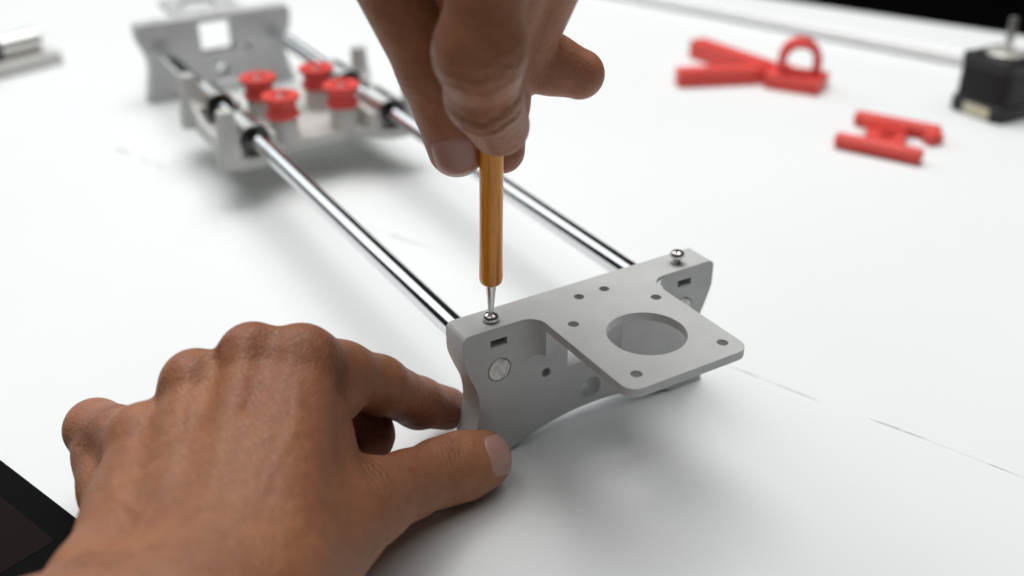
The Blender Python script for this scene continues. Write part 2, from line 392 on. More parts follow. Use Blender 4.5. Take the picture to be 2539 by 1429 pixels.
# ================================================================== rods
def rod(x, label):
    t = thing('steel_rod', label, 'rod', (x, 0, 33), 0, 'polished rods through both brackets')
    y0, y1 = YF-0.25, 468.5-YF+0.25
    link('shaft', scaled(mesh_from_bm(lathe([(4.0, y0+0.5), (4.0, y0+1.0), (4.0, (y0+y1)/2), (4.0, y1-1), (4.0, y1-0.5)], 64, 'Y', caps=False))), M['chrome'], t)
    for yy, d in ((y0, 1), (y1, -1)):
        pr = [(4.0, yy+d*0.5), (3.6, yy), (2.0, yy-d*0.05), (0.3, yy+d*0.02)]
        if d < 0: pr = pr[::-1]
        link('rod_end', scaled(mesh_from_bm(lathe(pr, 40, 'Y'), angle=25)), M['sawn'], t)
    return t
rod(-35.5, 'polished steel rod running out of the bracket beside the screwdriver tip')
rod(35.5, 'polished steel rod on the far side, passing behind the hand with the screwdriver')

# a white tube lies loose near the far table edge
lr = thing('white_tube', 'slim white tube lying loose along the far right table edge', 'tube', (411, 352, 4.2))
LA, LB = Vector((383.0, 402.6, 0)), Vector((437.8, 225.1, 0))
lr.rotation_euler = (0, 0, math.atan2((LB-LA).y, (LB-LA).x)+math.pi/2); lr.location = Vector((LA.x, LA.y, 4.3))*S
link('tube_wall', scaled(mesh_from_bm(lathe([(4.4, -420), (4.8, -419.5), (4.8, -200), (4.8, 0), (4.8, 259.5), (4.4, 260)], 48, 'Y', loc=(0, 0, 0.7)))), M['trim'], lr)

# ================================================================== screws
def screw(loc, lift, label):
    t = thing('screw', label, 'screw', (loc[0], loc[1], loc[2]+lift), 0, 'screws in the top of the near bracket')
    prof = [(2.2, 0.0), (2.45, 0.35), (2.5, 0.9), (2.3, 1.6), (1.75, 2.15), (0.9, 2.45), (0.3, 2.5)]
    head = solid(lathe(prof, 40), [], [boxbm(-0.38, 0.38, -1.7, 1.7, 1.3, 4), boxbm(-1.7, 1.7, -0.38, 0.38, 1.3, 4)], bevel=0.1, angle=40)
    link('screw_head', head, M['screw'], t)
    pts = []
    for k in range(36): pts.append((1.32 if k % 2 else 1.12, -8+k*8/35.0))
    link('screw_shank', scaled(mesh_from_bm(lathe(pts, 24), angle=20)), M['screw'], t)
    t.rotation_euler.z = 0.6
    return t
screw((-35.5, 30.2, HZ), 0.15, 'pan head screw under the tip of the screwdriver')
screw((35.5, 30.2, HZ), 2.1, 'raised pan head screw standing at the free end of the bracket')

# ================================================================== screwdriver
sd = thing('screwdriver', 'screwdriver with slim amber handle and tapered steel tip, held upright', 'screwdriver', (-35.5, 30.2, HZ+2.0))
sd.rotation_euler = (math.radians(0.5), math.radians(1.3), 0.4)
link('blade', scaled(mesh_from_bm(lathe([(0.35, 0), (0.75, 0.5), (0.85, 1.4), (0.95, 3), (1.25, 6.5), (1.65, 10.5), (1.75, 14), (1.75, 20)], 32))), M['screw'], sd)
prof = catmull([(1.6, 10.6), (2.5, 10.75), (3.2, 11.4), (3.45, 12.6), (3.5, 15), (3.42, 30), (3.5, 60), (3.5, 92), (3.0, 95)], 5)
bm = lathe(prof, 48)
for v_ in bm.verts:                                     # shallow flutes on the upper handle
    a_ = math.atan2(v_.co.y, v_.co.x); k_ = min(1, max(0, (v_.co.z-14)/4)); rr_ = 1-0.022*k_*(0.5+0.5*math.cos(6*a_)); v_.co.x *= rr_; v_.co.y *= rr_
link('handle', scaled(mesh_from_bm(bm, angle=50)), M['amber'], sd)
link('end_cap', scaled(mesh_from_bm(lathe([(3.4, 95), (4.2, 95.6), (4.2, 100), (3.2, 101.2)], 32))), M['screw'], sd)

# ================================================================== carriage on the rods
cg = thing('carriage', 'light grey printed carriage with four red spools riding on the rods', 'carriage', (0, 295, 0))
def carriage():
    o = []
    # concave front and rear edges
    half = [(-50, -38), (-44, -45), (-30, -45)]
    front = [(-50, -36), (-47, -43), (-40, -45), (-31, -43), (-24, -36)]+[(x, -30-2.0*math.cos(x/20*math.pi/2)+0) for x in np.linspace(-18, 18, 9)]+[(24, -36), (31, -43), (40, -45), (47, -43), (50, -36)]
    leftc = [(46-0*math.cos(t), y) for t, y in ()]
    right = [(44, -18), (43, 0), (44, 22)]
    back = [(-x, -y+4) for x, y in front]
    left = [(-44, 22), (-43, 0), (-44, -18)]
    out = front+right+back+left
    link('base_plate', solid(prism(out, 20, 25), bevel=0.5), M['warm_pla'], cg)
    for x in (-1, 1):
        # bearing saddles
        for y0 in (-42, 13):
            w0 = boxbm(x*35.5-11, x*35.5+11, y0+3, y0+25, 24, 33.5)
            link('bearing_saddle', solid(w0, [], [lathe([(7.7, -100), (7.7, 100)], 40, 'Y', loc=(x*35.5, 0, 33))], bevel=0.5), M['warm_pla'], cg)
            br_ = link('bearing', scaled(mesh_from_bm(lathe([(7.2, y0+0.9), (7.5, y0+1.2), (7.5, y0+3.5), (7.2, y0+3.6), (7.2, y0+4.4), (7.5, y0+4.5), (7.5, y0+22.9), (7.2, y0+23.1)], 44, 'Y', loc=(x*35.5, 0, 33)), angle=20)), M['bearing'], cg)
            for s_ in (0, 1):
                yy = y0 if s_ == 0 else y0+23.1
                prf = [(4.25, yy), (6.9, yy), (7.1, yy+0.3), (7.1, yy+0.95), (4.25, yy+0.95), (4.25, yy)]
                link('seal_ring', scaled(mesh_from_bm(lathe(prf, 44, 'Y', loc=(x*35.5, 0, 33), caps=False), angle=30)), M['rubber'], br_)
        # long side wall between the corner posts
        sw = [(-38, 20.5), (-38, 37), (-31, 35), (-22, 31), (-10, 29), (6, 29.5), (18, 33), (27, 40), (27, 20.5)]
        link('side_wall', solid(prism(sw, x*47.6-1.5, x*47.6+1.5, 'YZ'), bevel=0.4), M['warm_pla'], cg)
        for y in (-38, 27):
            pr = catmull([(6.6, 21), (6.0, 28), (4.7, 38), (4.2, 46), (3.9, 48)], 4)
            link('corner_post', scaled(mesh_from_bm(lathe(pr, 32, loc=(x*47.5, y, 0)))), M['warm_pla'], cg)
        for y in (-24.5, 9.5):
            link('spool_post', scaled(mesh_from_bm(lathe([(7.6, 24.5), (7.0, 27), (6.9, 35.2), (3, 35.3)], 36, loc=(x*15.8, y, 0)))), M['warm_pla'], cg)
            prf = [(2.2, 35.4), (7.0, 35.4), (8.3, 36.0), (8.5, 37.2), (7.4, 38.8), (7.1, 41.5), (7.6, 43.4), (9.2, 44.6), (9.3, 46.2), (9.0, 46.7), (5.0, 46.7), (4.4, 45.9), (3.6, 44.4), (2.2, 44.2)]
            sp = link('spool', scaled(mesh_from_bm(lathe(prf, 48, loc=(x*15.8, y, 0), caps=False), angle=28)), M['red_pla'], cg)
            link('spool_screw', scaled(mesh_from_bm(lathe([(2.15, 34), (2.15, 45.6), (1.9, 46.2), (0.4, 46.6)], 24, loc=(x*15.8, y, 0)))), M['screw'], sp)
carriage()

# ================================================================== stepper motor
mo = thing('stepper_motor', 'small black stepper motor standing on end with its shaft up', 'motor', (377.5, 152.5, 0), math.radians(-2))
def motor():
    q = 18.2
    oc = [(-q, -q), (q, -q), (q, q), (-q, q)]
    link('rear_cap', solid(prism(rounded(oc, 4.5, 5), 0, 9), bevel=0.7), M['motor_cap'], mo)
    link('body', solid(prism(rounded([(x*0.94, y*0.94) for x, y in oc], 5.5, 6), 8.8, 28), bevel=0.4), M['motor'], mo)
    link('front_cap', solid(prism(rounded([(x*0.96, y*0.96) for x, y in oc], 5.0, 6), 27.8, 34.5), bevel=1.6, seg=4), M['motor_cap'], mo)
    link('boss', scaled(mesh_from_bm(lathe([(11, 34.2), (11, 35.8), (10.4, 36.4), (3.2, 36.4)], 48))), M['brass'], mo)
    link('motor_shaft', scaled(mesh_from_bm(lathe([(2.5, 36), (2.5, 55.2), (2.1, 55.8), (0.5, 56)], 28))), M['bearing'], mo)
    # cream label on the left face of the rear cap
    link('sticker', solid(prism(rounded([(-9, 1.2), (9, 1.2), (9, 8), (-9, 8)], 2, 4), -q-0.12, -q+0.1, 'YZ'), bevel=0), M['sticker'], mo, (0, -1.5, -0.4))
    for y in (-14.5, 14.5):
        link('cap_screw', scaled(mesh_from_bm(lathe([(1.6, 34.4), (1.6, 35.3), (0.3, 35.5)], 20, loc=(-14.2, y, 0)))), M['slot'], mo)
motor()

# ================================================================== red printed parts on the table
# pen clamp: two splayed arms, a neck and an upright loop
pc = thing('pen_clamp', 'red printed clamp with two splayed flat arms and an upright loop', 'clamp', (303.5, 279, 0))
def pen_clamp():
    ax = Vector((0.55, -0.835, 0)).normalized(); # along the piece, left to right in the picture
    up = Vector((0, 0, 1)); sd_ = Vector((0.835, 0.55, 0)).normalized()
    def bar(p0, p1, wdt, h0, h1, name):
        d = (Vector(p1)-Vector(p0)).normalized(); n_ = Vector((-d.y, d.x))*wdt/2
        pts = [Vector(p0)+n_, Vector(p0)-n_, Vector(p1)-n_, Vector(p1)+n_]
        link(name, solid(prism([(p.x, p.y) for p in pts], h0, h1), bevel=1.0, seg=3), M['red_pla'], pc)
    return bar, ax, sd_
bar, ax, sdv = pen_clamp()
bar((-54, 11), (0, -13), 12, 0.2, 10.6, 'lower_arm')
bar((-2, 55), (0, -12), 13, 0.2, 12.4, 'upper_arm')
bar((-4, 0), (10, -22), 20, 0.2, 9.8, 'neck')
bar((0, -16), (17, -46), 26, 0.2, 9.0, 'loop_base')
# loop standing on its base: a band bent round an arch
def loop():
    bm = bmesh.new(); rows = []
    c = Vector((9, -31, 0)); u = Vector((0.75, -0.66, 0)).normalized(); n_ = Vector((-u.y, u.x, 0))
    prof = [(-10.5, 7), (-10.8, 14)]+[(-10.8*math.cos(t), 18+10.5*math.sin(t)) for t in np.linspace(0.15, math.pi-0.15, 15)]+[(10.8, 14), (10.5, 7)]
    for k, (a_, z_) in enumerate(prof):
        a2, z2 = prof[max(k-1, 0)]; a3, z3 = prof[min(k+1, len(prof)-1)]
        tx, tz = a3-a2, z3-z2; L = math.hypot(tx, tz); nx, nz = -tz/L, tx/L
        rows.append([bm.verts.new(c+u*(a_+nx*o)+up_*(z_+nz*o)+n_*wv) for o, wv in ((2.3, -6.5), (2.3, 6.5), (-2.3, 6.5), (-2.3, -6.5))])
    for a_, b2 in zip(rows, rows[1:]):
        for k in range(4): bm.faces.new((a_[k], a_[(k+1) % 4], b2[(k+1) % 4], b2[k]))
    bm.faces.new(rows[0]); bm.faces.new(rows[-1][::-1])
    return solid_bm(bm)
up_ = Vector((0, 0, 1))
def solid_bm(bm):
    bmesh.ops.recalc_face_normals(bm, faces=bm.faces[:]); return solid(bm, bevel=0.5)
link('loop', loop(), M['red_pla'], pc)
# belt clip: H shaped piece with two round bars
bc = thing('belt_clip', 'red printed H-shaped clip with two parallel bars and small teeth', 'clip', (288, 156, 0))
def belt_clip():
    d = Vector((0.41, -0.912, 0)).normalized(); n_ = Vector((0.912, 0.41, 0))
    def rbar(c, L, r, name):
        p0 = Vector(c)-d*L/2; p1 = Vector(c)+d*L/2
        pr = [p0+d*(L*t) for t in (0, 0.02, 0.5, 0.98, 1)]
        link(name, scaled(mesh_from_bm(tube(pr, [r*0.8, r, r, r, r*0.8], 20), angle=40)), M['red_pla'], bc)
    rbar(-n_*19+Vector((-5.6, -8, 4.4)), 46, 4.2, 'clip_bar'); rbar(n_*21+Vector((-6.4, -6, 4.6)), 47, 4.2, 'clip_bar')
    q = lambda a_, b2: (n_*(a_*0.86)+d*b2+Vector((-6.0, -7, 0)))
    web = [q(-18, -12), q(-6, -10), q(6, -12), q(20, -17), q(20, 4), q(8, 9), q(-4, 9), q(-18, 16)]
    link('web', solid(prism([(p.x, p.y) for p in web], 0.3, 5.2), [], [prism([(q(1, 0).x+4.2*math.cos(t)*1.2, q(1, 0).y+4.2*math.sin(t)) for t in np.linspace(0, 2*math.pi, 25)[:-1]], -2, 9)], bevel=0.5), M['red_pla'], bc)
    for k in range(5):
        c = q(11.5, -15+k*5.2)
        pts = [c+n_*4+d*1.3, c+n_*4-d*1.3, c-n_*4-d*1.3, c-n_*4+d*1.3]
        link('tooth', solid(prism([(p.x, p.y) for p in pts], 4.8, 7.6), bevel=0.3), M['red_pla'], bc)
    c = q(17, 20)
    link('hook', solid(prism([(c.x+x, c.y+y) for x, y in rounded([(-5, -3), (4, -5), (6, 2), (-3, 4)], 1.2, 3)], 0.3, 6.5), bevel=0.5), M['red_pla'], bc)
belt_clip()

# ================================================================== bearing block, far left
bb = thing('bearing_block', 'grey printed block holding a linear bearing at the blurred left edge', 'bearing block', (-118, 552, 0), math.radians(21))
def block():
    link('block_base', solid(prism(rounded([(-70, -18), (38, -18), (38, 16), (-70, 16)], 2, 4), 0.2, 9), bevel=0.8), M['warm_pla'], bb)
    link('upright', solid(prism([(-70, 9), (-5, 9), (-8, 26), (-20, 35), (-70, 35)], -10, 14, 'XZ'), bevel=1), M['warm_pla'], bb)
    b3 = link('bearing', scaled(mesh_from_bm(lathe([(7.2, 2), (7.5, 2.4), (7.5, 30), (7.1, 30.5)], 40, 'X', loc=(0, -2, 16.5)))), M['bearing'], bb)
    link('seal_ring', scaled(mesh_from_bm(lathe([(7.9, -2.6), (8.0, -2.0), (8.0, 1.6), (7.4, 2.1)], 40, 'X', loc=(0, -2, 16.5)))), M['rubber'], b3)
block()

# ================================================================== tablet, lower left corner
tb = thing('tablet', 'black tablet with glossy dark screen lying at the lower left corner', 'tablet', (-174.3, 100.1, 0))
def tablet():
    d = Vector((14.9, -39.6)).normalized(); n_ = Vector((-d.y, d.x))   # n_ to the right of the edge
    if n_.x > 0: n_ = -n_
    L0, L1, W_ = -95, 60, 110
    q = lambda s, t: (d.x*s+n_.x*t, d.y*s+n_.y*t)
    body = rounded([q(L0, 0), q(L1, 0), q(L1, W_), q(L0, W_)], 6, 6)
    link('casing', solid(prism(body, 0.3, 7.5), bevel=0.9, seg=3), M['black_plastic'], tb)
    scr = rounded([q(L0+9, 9), q(L1-9, 9), q(L1-9, W_-9), q(L0+9, W_-9)], 1.5, 4)
    link('screen', solid(prism(scr, 7.3, 7.62), bevel=0), M['black_glass'], tb)
tablet()

# ================================================================== hands: one continuous skin each, grown from a distance field
def smin(a, b, k):
    h = np.clip(0.5+0.5*(b-a)/k, 0, 1)
    return b*(1-h)+a*h-k*h*(1-h)
class Field:
    def __init__(self, lo, hi, h):
        self.lo = np.array(lo, float); self.h = h
        self.n = np.ceil((np.array(hi, float)-self.lo)/h).astype(int)+1
        self.d = np.full(self.n, 60.0, np.float32)
        self.ax = [self.lo[i]+h*np.arange(self.n[i]) for i in range(3)]
    def sl(self, lo, hi):
        i0 = np.clip(np.floor((np.array(lo)-self.lo)/self.h).astype(int), 0, self.n); i1 = np.clip(np.ceil((np.array(hi)-self.lo)/self.h).astype(int)+1, 0, self.n)
        return tuple(slice(a, b) for a, b in zip(i0, i1))
    def pts(self, s):
        return np.meshgrid(self.ax[0][s[0]], self.ax[1][s[1]], self.ax[2][s[2]], indexing='ij', sparse=True)
    def cone(self, a, b, ra, rb, k=3.0, sub=False, squash=None, kfun=None):
        a = np.array(a, float); b = np.array(b, float); r = max(ra, rb); kk = k if kfun is None else 12
        pad = r+kk+3
        s = self.sl(np.minimum(a, b)-pad, np.maximum(a, b)+pad)
        if any(q.stop <= q.start for q in s): return
        X, Y, Z = self.pts(s); ba = b-a; L2 = max(float(ba@ba), 1e-6)
        px, py, pz = X-a[0], Y-a[1], Z-a[2]
        t = np.clip((px*ba[0]+py*ba[1]+pz*ba[2])/L2, 0, 1)
        qx, qy, qz = px-t*ba[0], py-t*ba[1], pz-t*ba[2]
        if squash is not None:                                   # flatten along a unit direction by a factor
            n_, f_ = squash; n_ = np.array(n_, float)/np.linalg.norm(n_)
            w_ = qx*n_[0]+qy*n_[1]+qz*n_[2]; g = (1/f_-1)
            qx, qy, qz = qx+w_*g*n_[0], qy+w_*g*n_[1], qz+w_*g*n_[2]
        e = np.sqrt(qx*qx+qy*qy+qz*qz)-(ra+(rb-ra)*t)
        if squash is not None: e = e*squash[1]**0.5
        if sub: self.d[s] = -smin(-self.d[s], e, k)
        else:
            kq = k if kfun is None else kfun(X, Y, Z)
            self.d[s] = smin(self.d[s], e.astype(np.float32), kq)
    def ball(self, c, r, k=3.0, sub=False, squash=None): self.cone(c, np.array(c, float)+np.array((0, 0, 0.01)), r, r, k, sub, squash)
    def sample(self, P):
        q = (np.asarray(P, float)-self.lo)/self.h; i = np.clip(np.floor(q).astype(int), 0, self.n-2); f = q-i; out = 0
        for dx in (0, 1):
            for dy in (0, 1):
                for dz in (0, 1):
                    wq = (f[..., 0] if dx else 1-f[..., 0])*(f[..., 1] if dy else 1-f[..., 1])*(f[..., 2] if dz else 1-f[..., 2])
                    out = out+wq*self.d[i[..., 0]+dx, i[..., 1]+dy, i[..., 2]+dz]
        return out
    def grad(self, P, e=0.8):
        g = np.stack([self.sample(np.asarray(P)+np.eye(3)[k]*e)-self.sample(np.asarray(P)-np.eye(3)[k]*e) for k in range(3)], -1)
        return g/np.maximum(np.linalg.norm(g, axis=-1, keepdims=True), 1e-9)
    def surface(self):
        d = self.d; neg = d < 0; n = self.n
        cnt = sum(neg[a:n[0]-1+a, b:n[1]-1+b, c:n[2]-1+c].astype(np.int8) for a in (0, 1) for b in (0, 1) for c in (0, 1))
        act = (cnt > 0) & (cnt < 8); idx = -np.ones(act.shape, np.int64); ci = np.argwhere(act); idx[act] = np.arange(len(ci))
        acc = np.zeros((len(ci), 3)); num = np.zeros(len(ci)); corners = [(a, b, c) for a in (0, 1) for b in (0, 1) for c in (0, 1)]
        val = {o: d[ci[:, 0]+o[0], ci[:, 1]+o[1], ci[:, 2]+o[2]].astype(float) for o in corners}
        for o in corners:
            for ax_ in range(3):
                if o[ax_] == 0:
                    o2 = tuple(1 if k == ax_ else o[k] for k in range(3)); va, vb = val[o], val[o2]; cr = (va < 0) != (vb < 0)
                    t = np.where(cr, va/np.where(va-vb == 0, 1, va-vb), 0); p = np.array(o, float)+np.outer(t, np.eye(3)[ax_])
                    acc += p*cr[:, None]; num += cr
        V = (ci+acc/num[:, None])*self.h+self.lo
        F = []
        for ax_ in range(3):
            o1, o2 = [(1, 2), (2, 0), (0, 1)][ax_]
            sl0 = [slice(None)]*3; sl1 = [slice(None)]*3; sl0[ax_] = slice(0, -1); sl1[ax_] = slice(1, None)
            a_, b2 = neg[tuple(sl0)], neg[tuple(sl1)]; e = np.argwhere(a_ != b2); e = e[(e[:, o1] > 0) & (e[:, o2] > 0) & (e[:, o1] < n[o1]-1) & (e[:, o2] < n[o2]-1)]
            inside = a_[e[:, 0], e[:, 1], e[:, 2]]
            def cell(u, v_):
                q = e.copy(); q[:, o1] -= u; q[:, o2] -= v_; return idx[q[:, 0], q[:, 1], q[:, 2]]
            f = np.stack([cell(1, 1), cell(0, 1), cell(0, 0), cell(1, 0)], -1); f[~inside] = f[~inside][:, ::-1]; F.append(f)
        F = np.vstack(F); F = F[(F >= 0).all(1)]
        return V, F
def chain(fld, J, R_, k=3.0, root_k=7.0, root_r=13.0, squash=None):
    """a finger: joints J with radii R_; blends widely with the palm near its root only"""
    J = [np.array(j, float) for j in J]
    kf = lambda X, Y, Z: (1.6+(root_k-1.6)*np.exp(-((X-J[0][0])**2+(Y-J[0][1])**2+(Z-J[0][2])**2)/root_r**2)).astype(np.float32)
    # own field, then merged, so that neighbouring fingers stay apart
    lo = np.min(J, 0)-max(R_)-16; hi = np.max(J, 0)+max(R_)+16; sl = fld.sl(lo, hi)
    own = Field.__new__(Field); own.h = fld.h; own.n = np.array([q.stop-q.start for q in sl]); own.lo = fld.lo+fld.h*np.array([q.start for q in sl])
    own.ax = [fld.ax[i][sl[i]] for i in range(3)]; own.d = np.full(own.n, 60.0, np.float32)
    for a_, b2, ra, rb in zip(J, J[1:], R_, R_[1:]): own.cone(a_, b2, ra, rb, k, squash=squash)
    X, Y, Z = fld.pts(sl)
    fld.d[sl] = np.where(own.d < 14, smin(fld.d[sl], own.d, kf(X, Y, Z)), fld.d[sl])
def bell(x): return np.exp(-x*x)
def finish_hand(name, fld, label, creases, pink, dark, mat_, base, amp_all=1.0, ridges=()):
    V, F = fld.surface(); nrm = fld.grad(V)
    msk = np.zeros(len(V)); cre = np.zeros(len(V)); kn = np.zeros(len(V)); pk = np.zeros(len(V)); disp = np.zeros(len(V))
    for c, ax_, up_dir, rad, wl, amp in creases:                # wrinkle lines across a joint, on one side of it
        c = np.array(c, float); ax_ = np.array(ax_, float)/np.linalg.norm(ax_); q = V-c; s_ = q@ax_
        side = np.clip((nrm@(np.array(up_dir, float)/np.linalg.norm(up_dir))+0.15)/0.6, 0, 1)
        lat = np.cross(ax_, np.array(up_dir, float)); lat /= np.linalg.norm(lat); l_ = q@lat
        m_ = bell(np.linalg.norm(q, axis=1)/rad)*side*np.exp(-(s_/(rad*0.6))**2)
        ph = s_/wl*2*np.pi+0.9*np.sin(l_*0.55+c[0])+0.5*np.sin(l_*1.3+s_*0.8)
        g = -np.abs(np.cos(ph/2))**6
        upd = m_ > msk; msk = np.where(upd, m_, msk); cre = np.where(upd, ph/2, cre); disp += amp*g*m_; kn += 0.5*m_
    for c, r_, a_ in pink: pk += a_*bell(np.linalg.norm(V-np.array(c, float), axis=1)/r_)
    for c, r_, a_ in dark: kn += a_*bell(np.linalg.norm(V-np.array(c, float), axis=1)/r_)
    dors = np.clip((nrm[:, 2]-0.1)/0.4, 0, 1)
    for line, wd, am in ridges:                                 # tendons, hollows and veins under the skin of the back of the hand
        L = np.array(catmull(line, 5), float)[:, :2]; best = np.full(len(V), 1e9); par = np.zeros(len(V)); m = len(L)-1
        for i_ in range(m):
            a_, b2 = L[i_], L[i_+1]; ab = b2-a_; t = np.clip(((V[:, :2]-a_)@ab)/max(ab@ab, 1e-9), 0, 1); dd = np.linalg.norm(V[:, :2]-a_-t[:, None]*ab, axis=1)
            par = np.where(dd < best, (i_+t)/m, par); best = np.minimum(best, dd)
        fade = np.clip(np.minimum(par, 1-par)/0.18, 0, 1); fade = fade*fade*(3-2*fade)
        disp += 0.55*am*bell(best/wd)*fade*dors*(V[:, 2] > 36)
    V = V+nrm*disp[:, None]
    base = np.array(base, float)
    me = bpy.data.meshes.new(name); me.vertices.add(len(V)); me.vertices.foreach_set('co', ((V-base)*S).ravel())
    me.loops.add(F.size); me.loops.foreach_set('vertex_index', F.ravel().astype(np.int32)); me.polygons.add(len(F)); me.polygons.foreach_set('loop_start', np.arange(0, F.size, 4, dtype=np.int32))
    me.update(calc_edges=True); me.validate(); me.polygons.foreach_set('use_smooth', [True]*len(me.polygons))
    for nm, arr in (('phase', cre), ('mask', np.clip(msk*amp_all, 0, 1)), ('knuckle', np.clip(kn, 0, 1)), ('pink', np.clip(pk, 0, 1))):
        at = me.attributes.new(nm, 'FLOAT', 'POINT'); at.data.foreach_set('value', arr.astype(np.float32))
    o = link(name, me, mat_, None, base); tag(o, label, 'hand'); return o
def nail(fld, hand, base, c, along, up_dir, wid, length, rise=0.35):
    """thin curved plate seated on the skin"""
    c = np.array(c, float); al = np.array(along, float); al /= np.linalg.norm(al); u = np.array(up_dir, float); u -= al*(u@al); u /= np.linalg.norm(u); la = np.cross(al, u)
    nu, nv = 17, 15; top = []
    for i in range(nu):
        for j in range(nv):
            s_ = (i/(nu-1)*2-1); t = (j/(nv-1)*2-1)
            # superellipse outline
            ww = wid/2*(1-0.10*(s_ > 0)*s_**2)*(1-abs(s_)**5*0.35); p = c+al*s_*length/2*(1-0.18*abs(t)**3)+la*t*ww+u*12
            top.append(p)
    P = np.array(top)
    for _ in range(14): P = P-u*np.clip(fld.sample(P), -2, 3)[:, None]*0.8
    ii = np.array([(i/(nu-1)*2-1, j/(nv-1)*2-1) for i in range(nu) for j in range(nv)])
    edge = np.maximum(np.abs(ii[:, 0])**6, np.abs(ii[:, 1])**8)
    # fair the plate: cross curve only
    Pu = P+u*(rise*(1-edge)-0.25*edge)[:, None]
    base = np.array(base, float); idx = np.arange(nu*nv).reshape(nu, nv)
    f = np.stack([idx[:-1, :-1], idx[1:, :-1], idx[1:, 1:], idx[:-1, 1:]], -1).reshape(-1, 4)
    me = bpy.data.meshes.new('nail'); lowp = Pu-u*0.8; allp = (np.vstack([Pu, lowp])-base)*S
    faces = [tuple(int(k) for k in q) for q in f]+[tuple(int(k)+nu*nv for k in q[::-1]) for q in f]
    rim = list(idx[0, :])+list(idx[1:, -1])+list(idx[-1, -2::-1])+list(idx[-2:0:-1, 0])
    for a_, b2 in zip(rim, rim[1:]+rim[:1]): faces.append((int(a_), int(b2), int(b2)+nu*nv, int(a_)+nu*nv))
    me.from_pydata([tuple(p) for p in allp], [], faces)
    bm = bmesh.new(); bm.from_mesh(me); bmesh.ops.recalc_face_normals(bm, faces=bm.faces[:]); bm.to_mesh(me); bm.free()
    shade(me, 50); o = link('nail', me, M['nail'], hand); return o

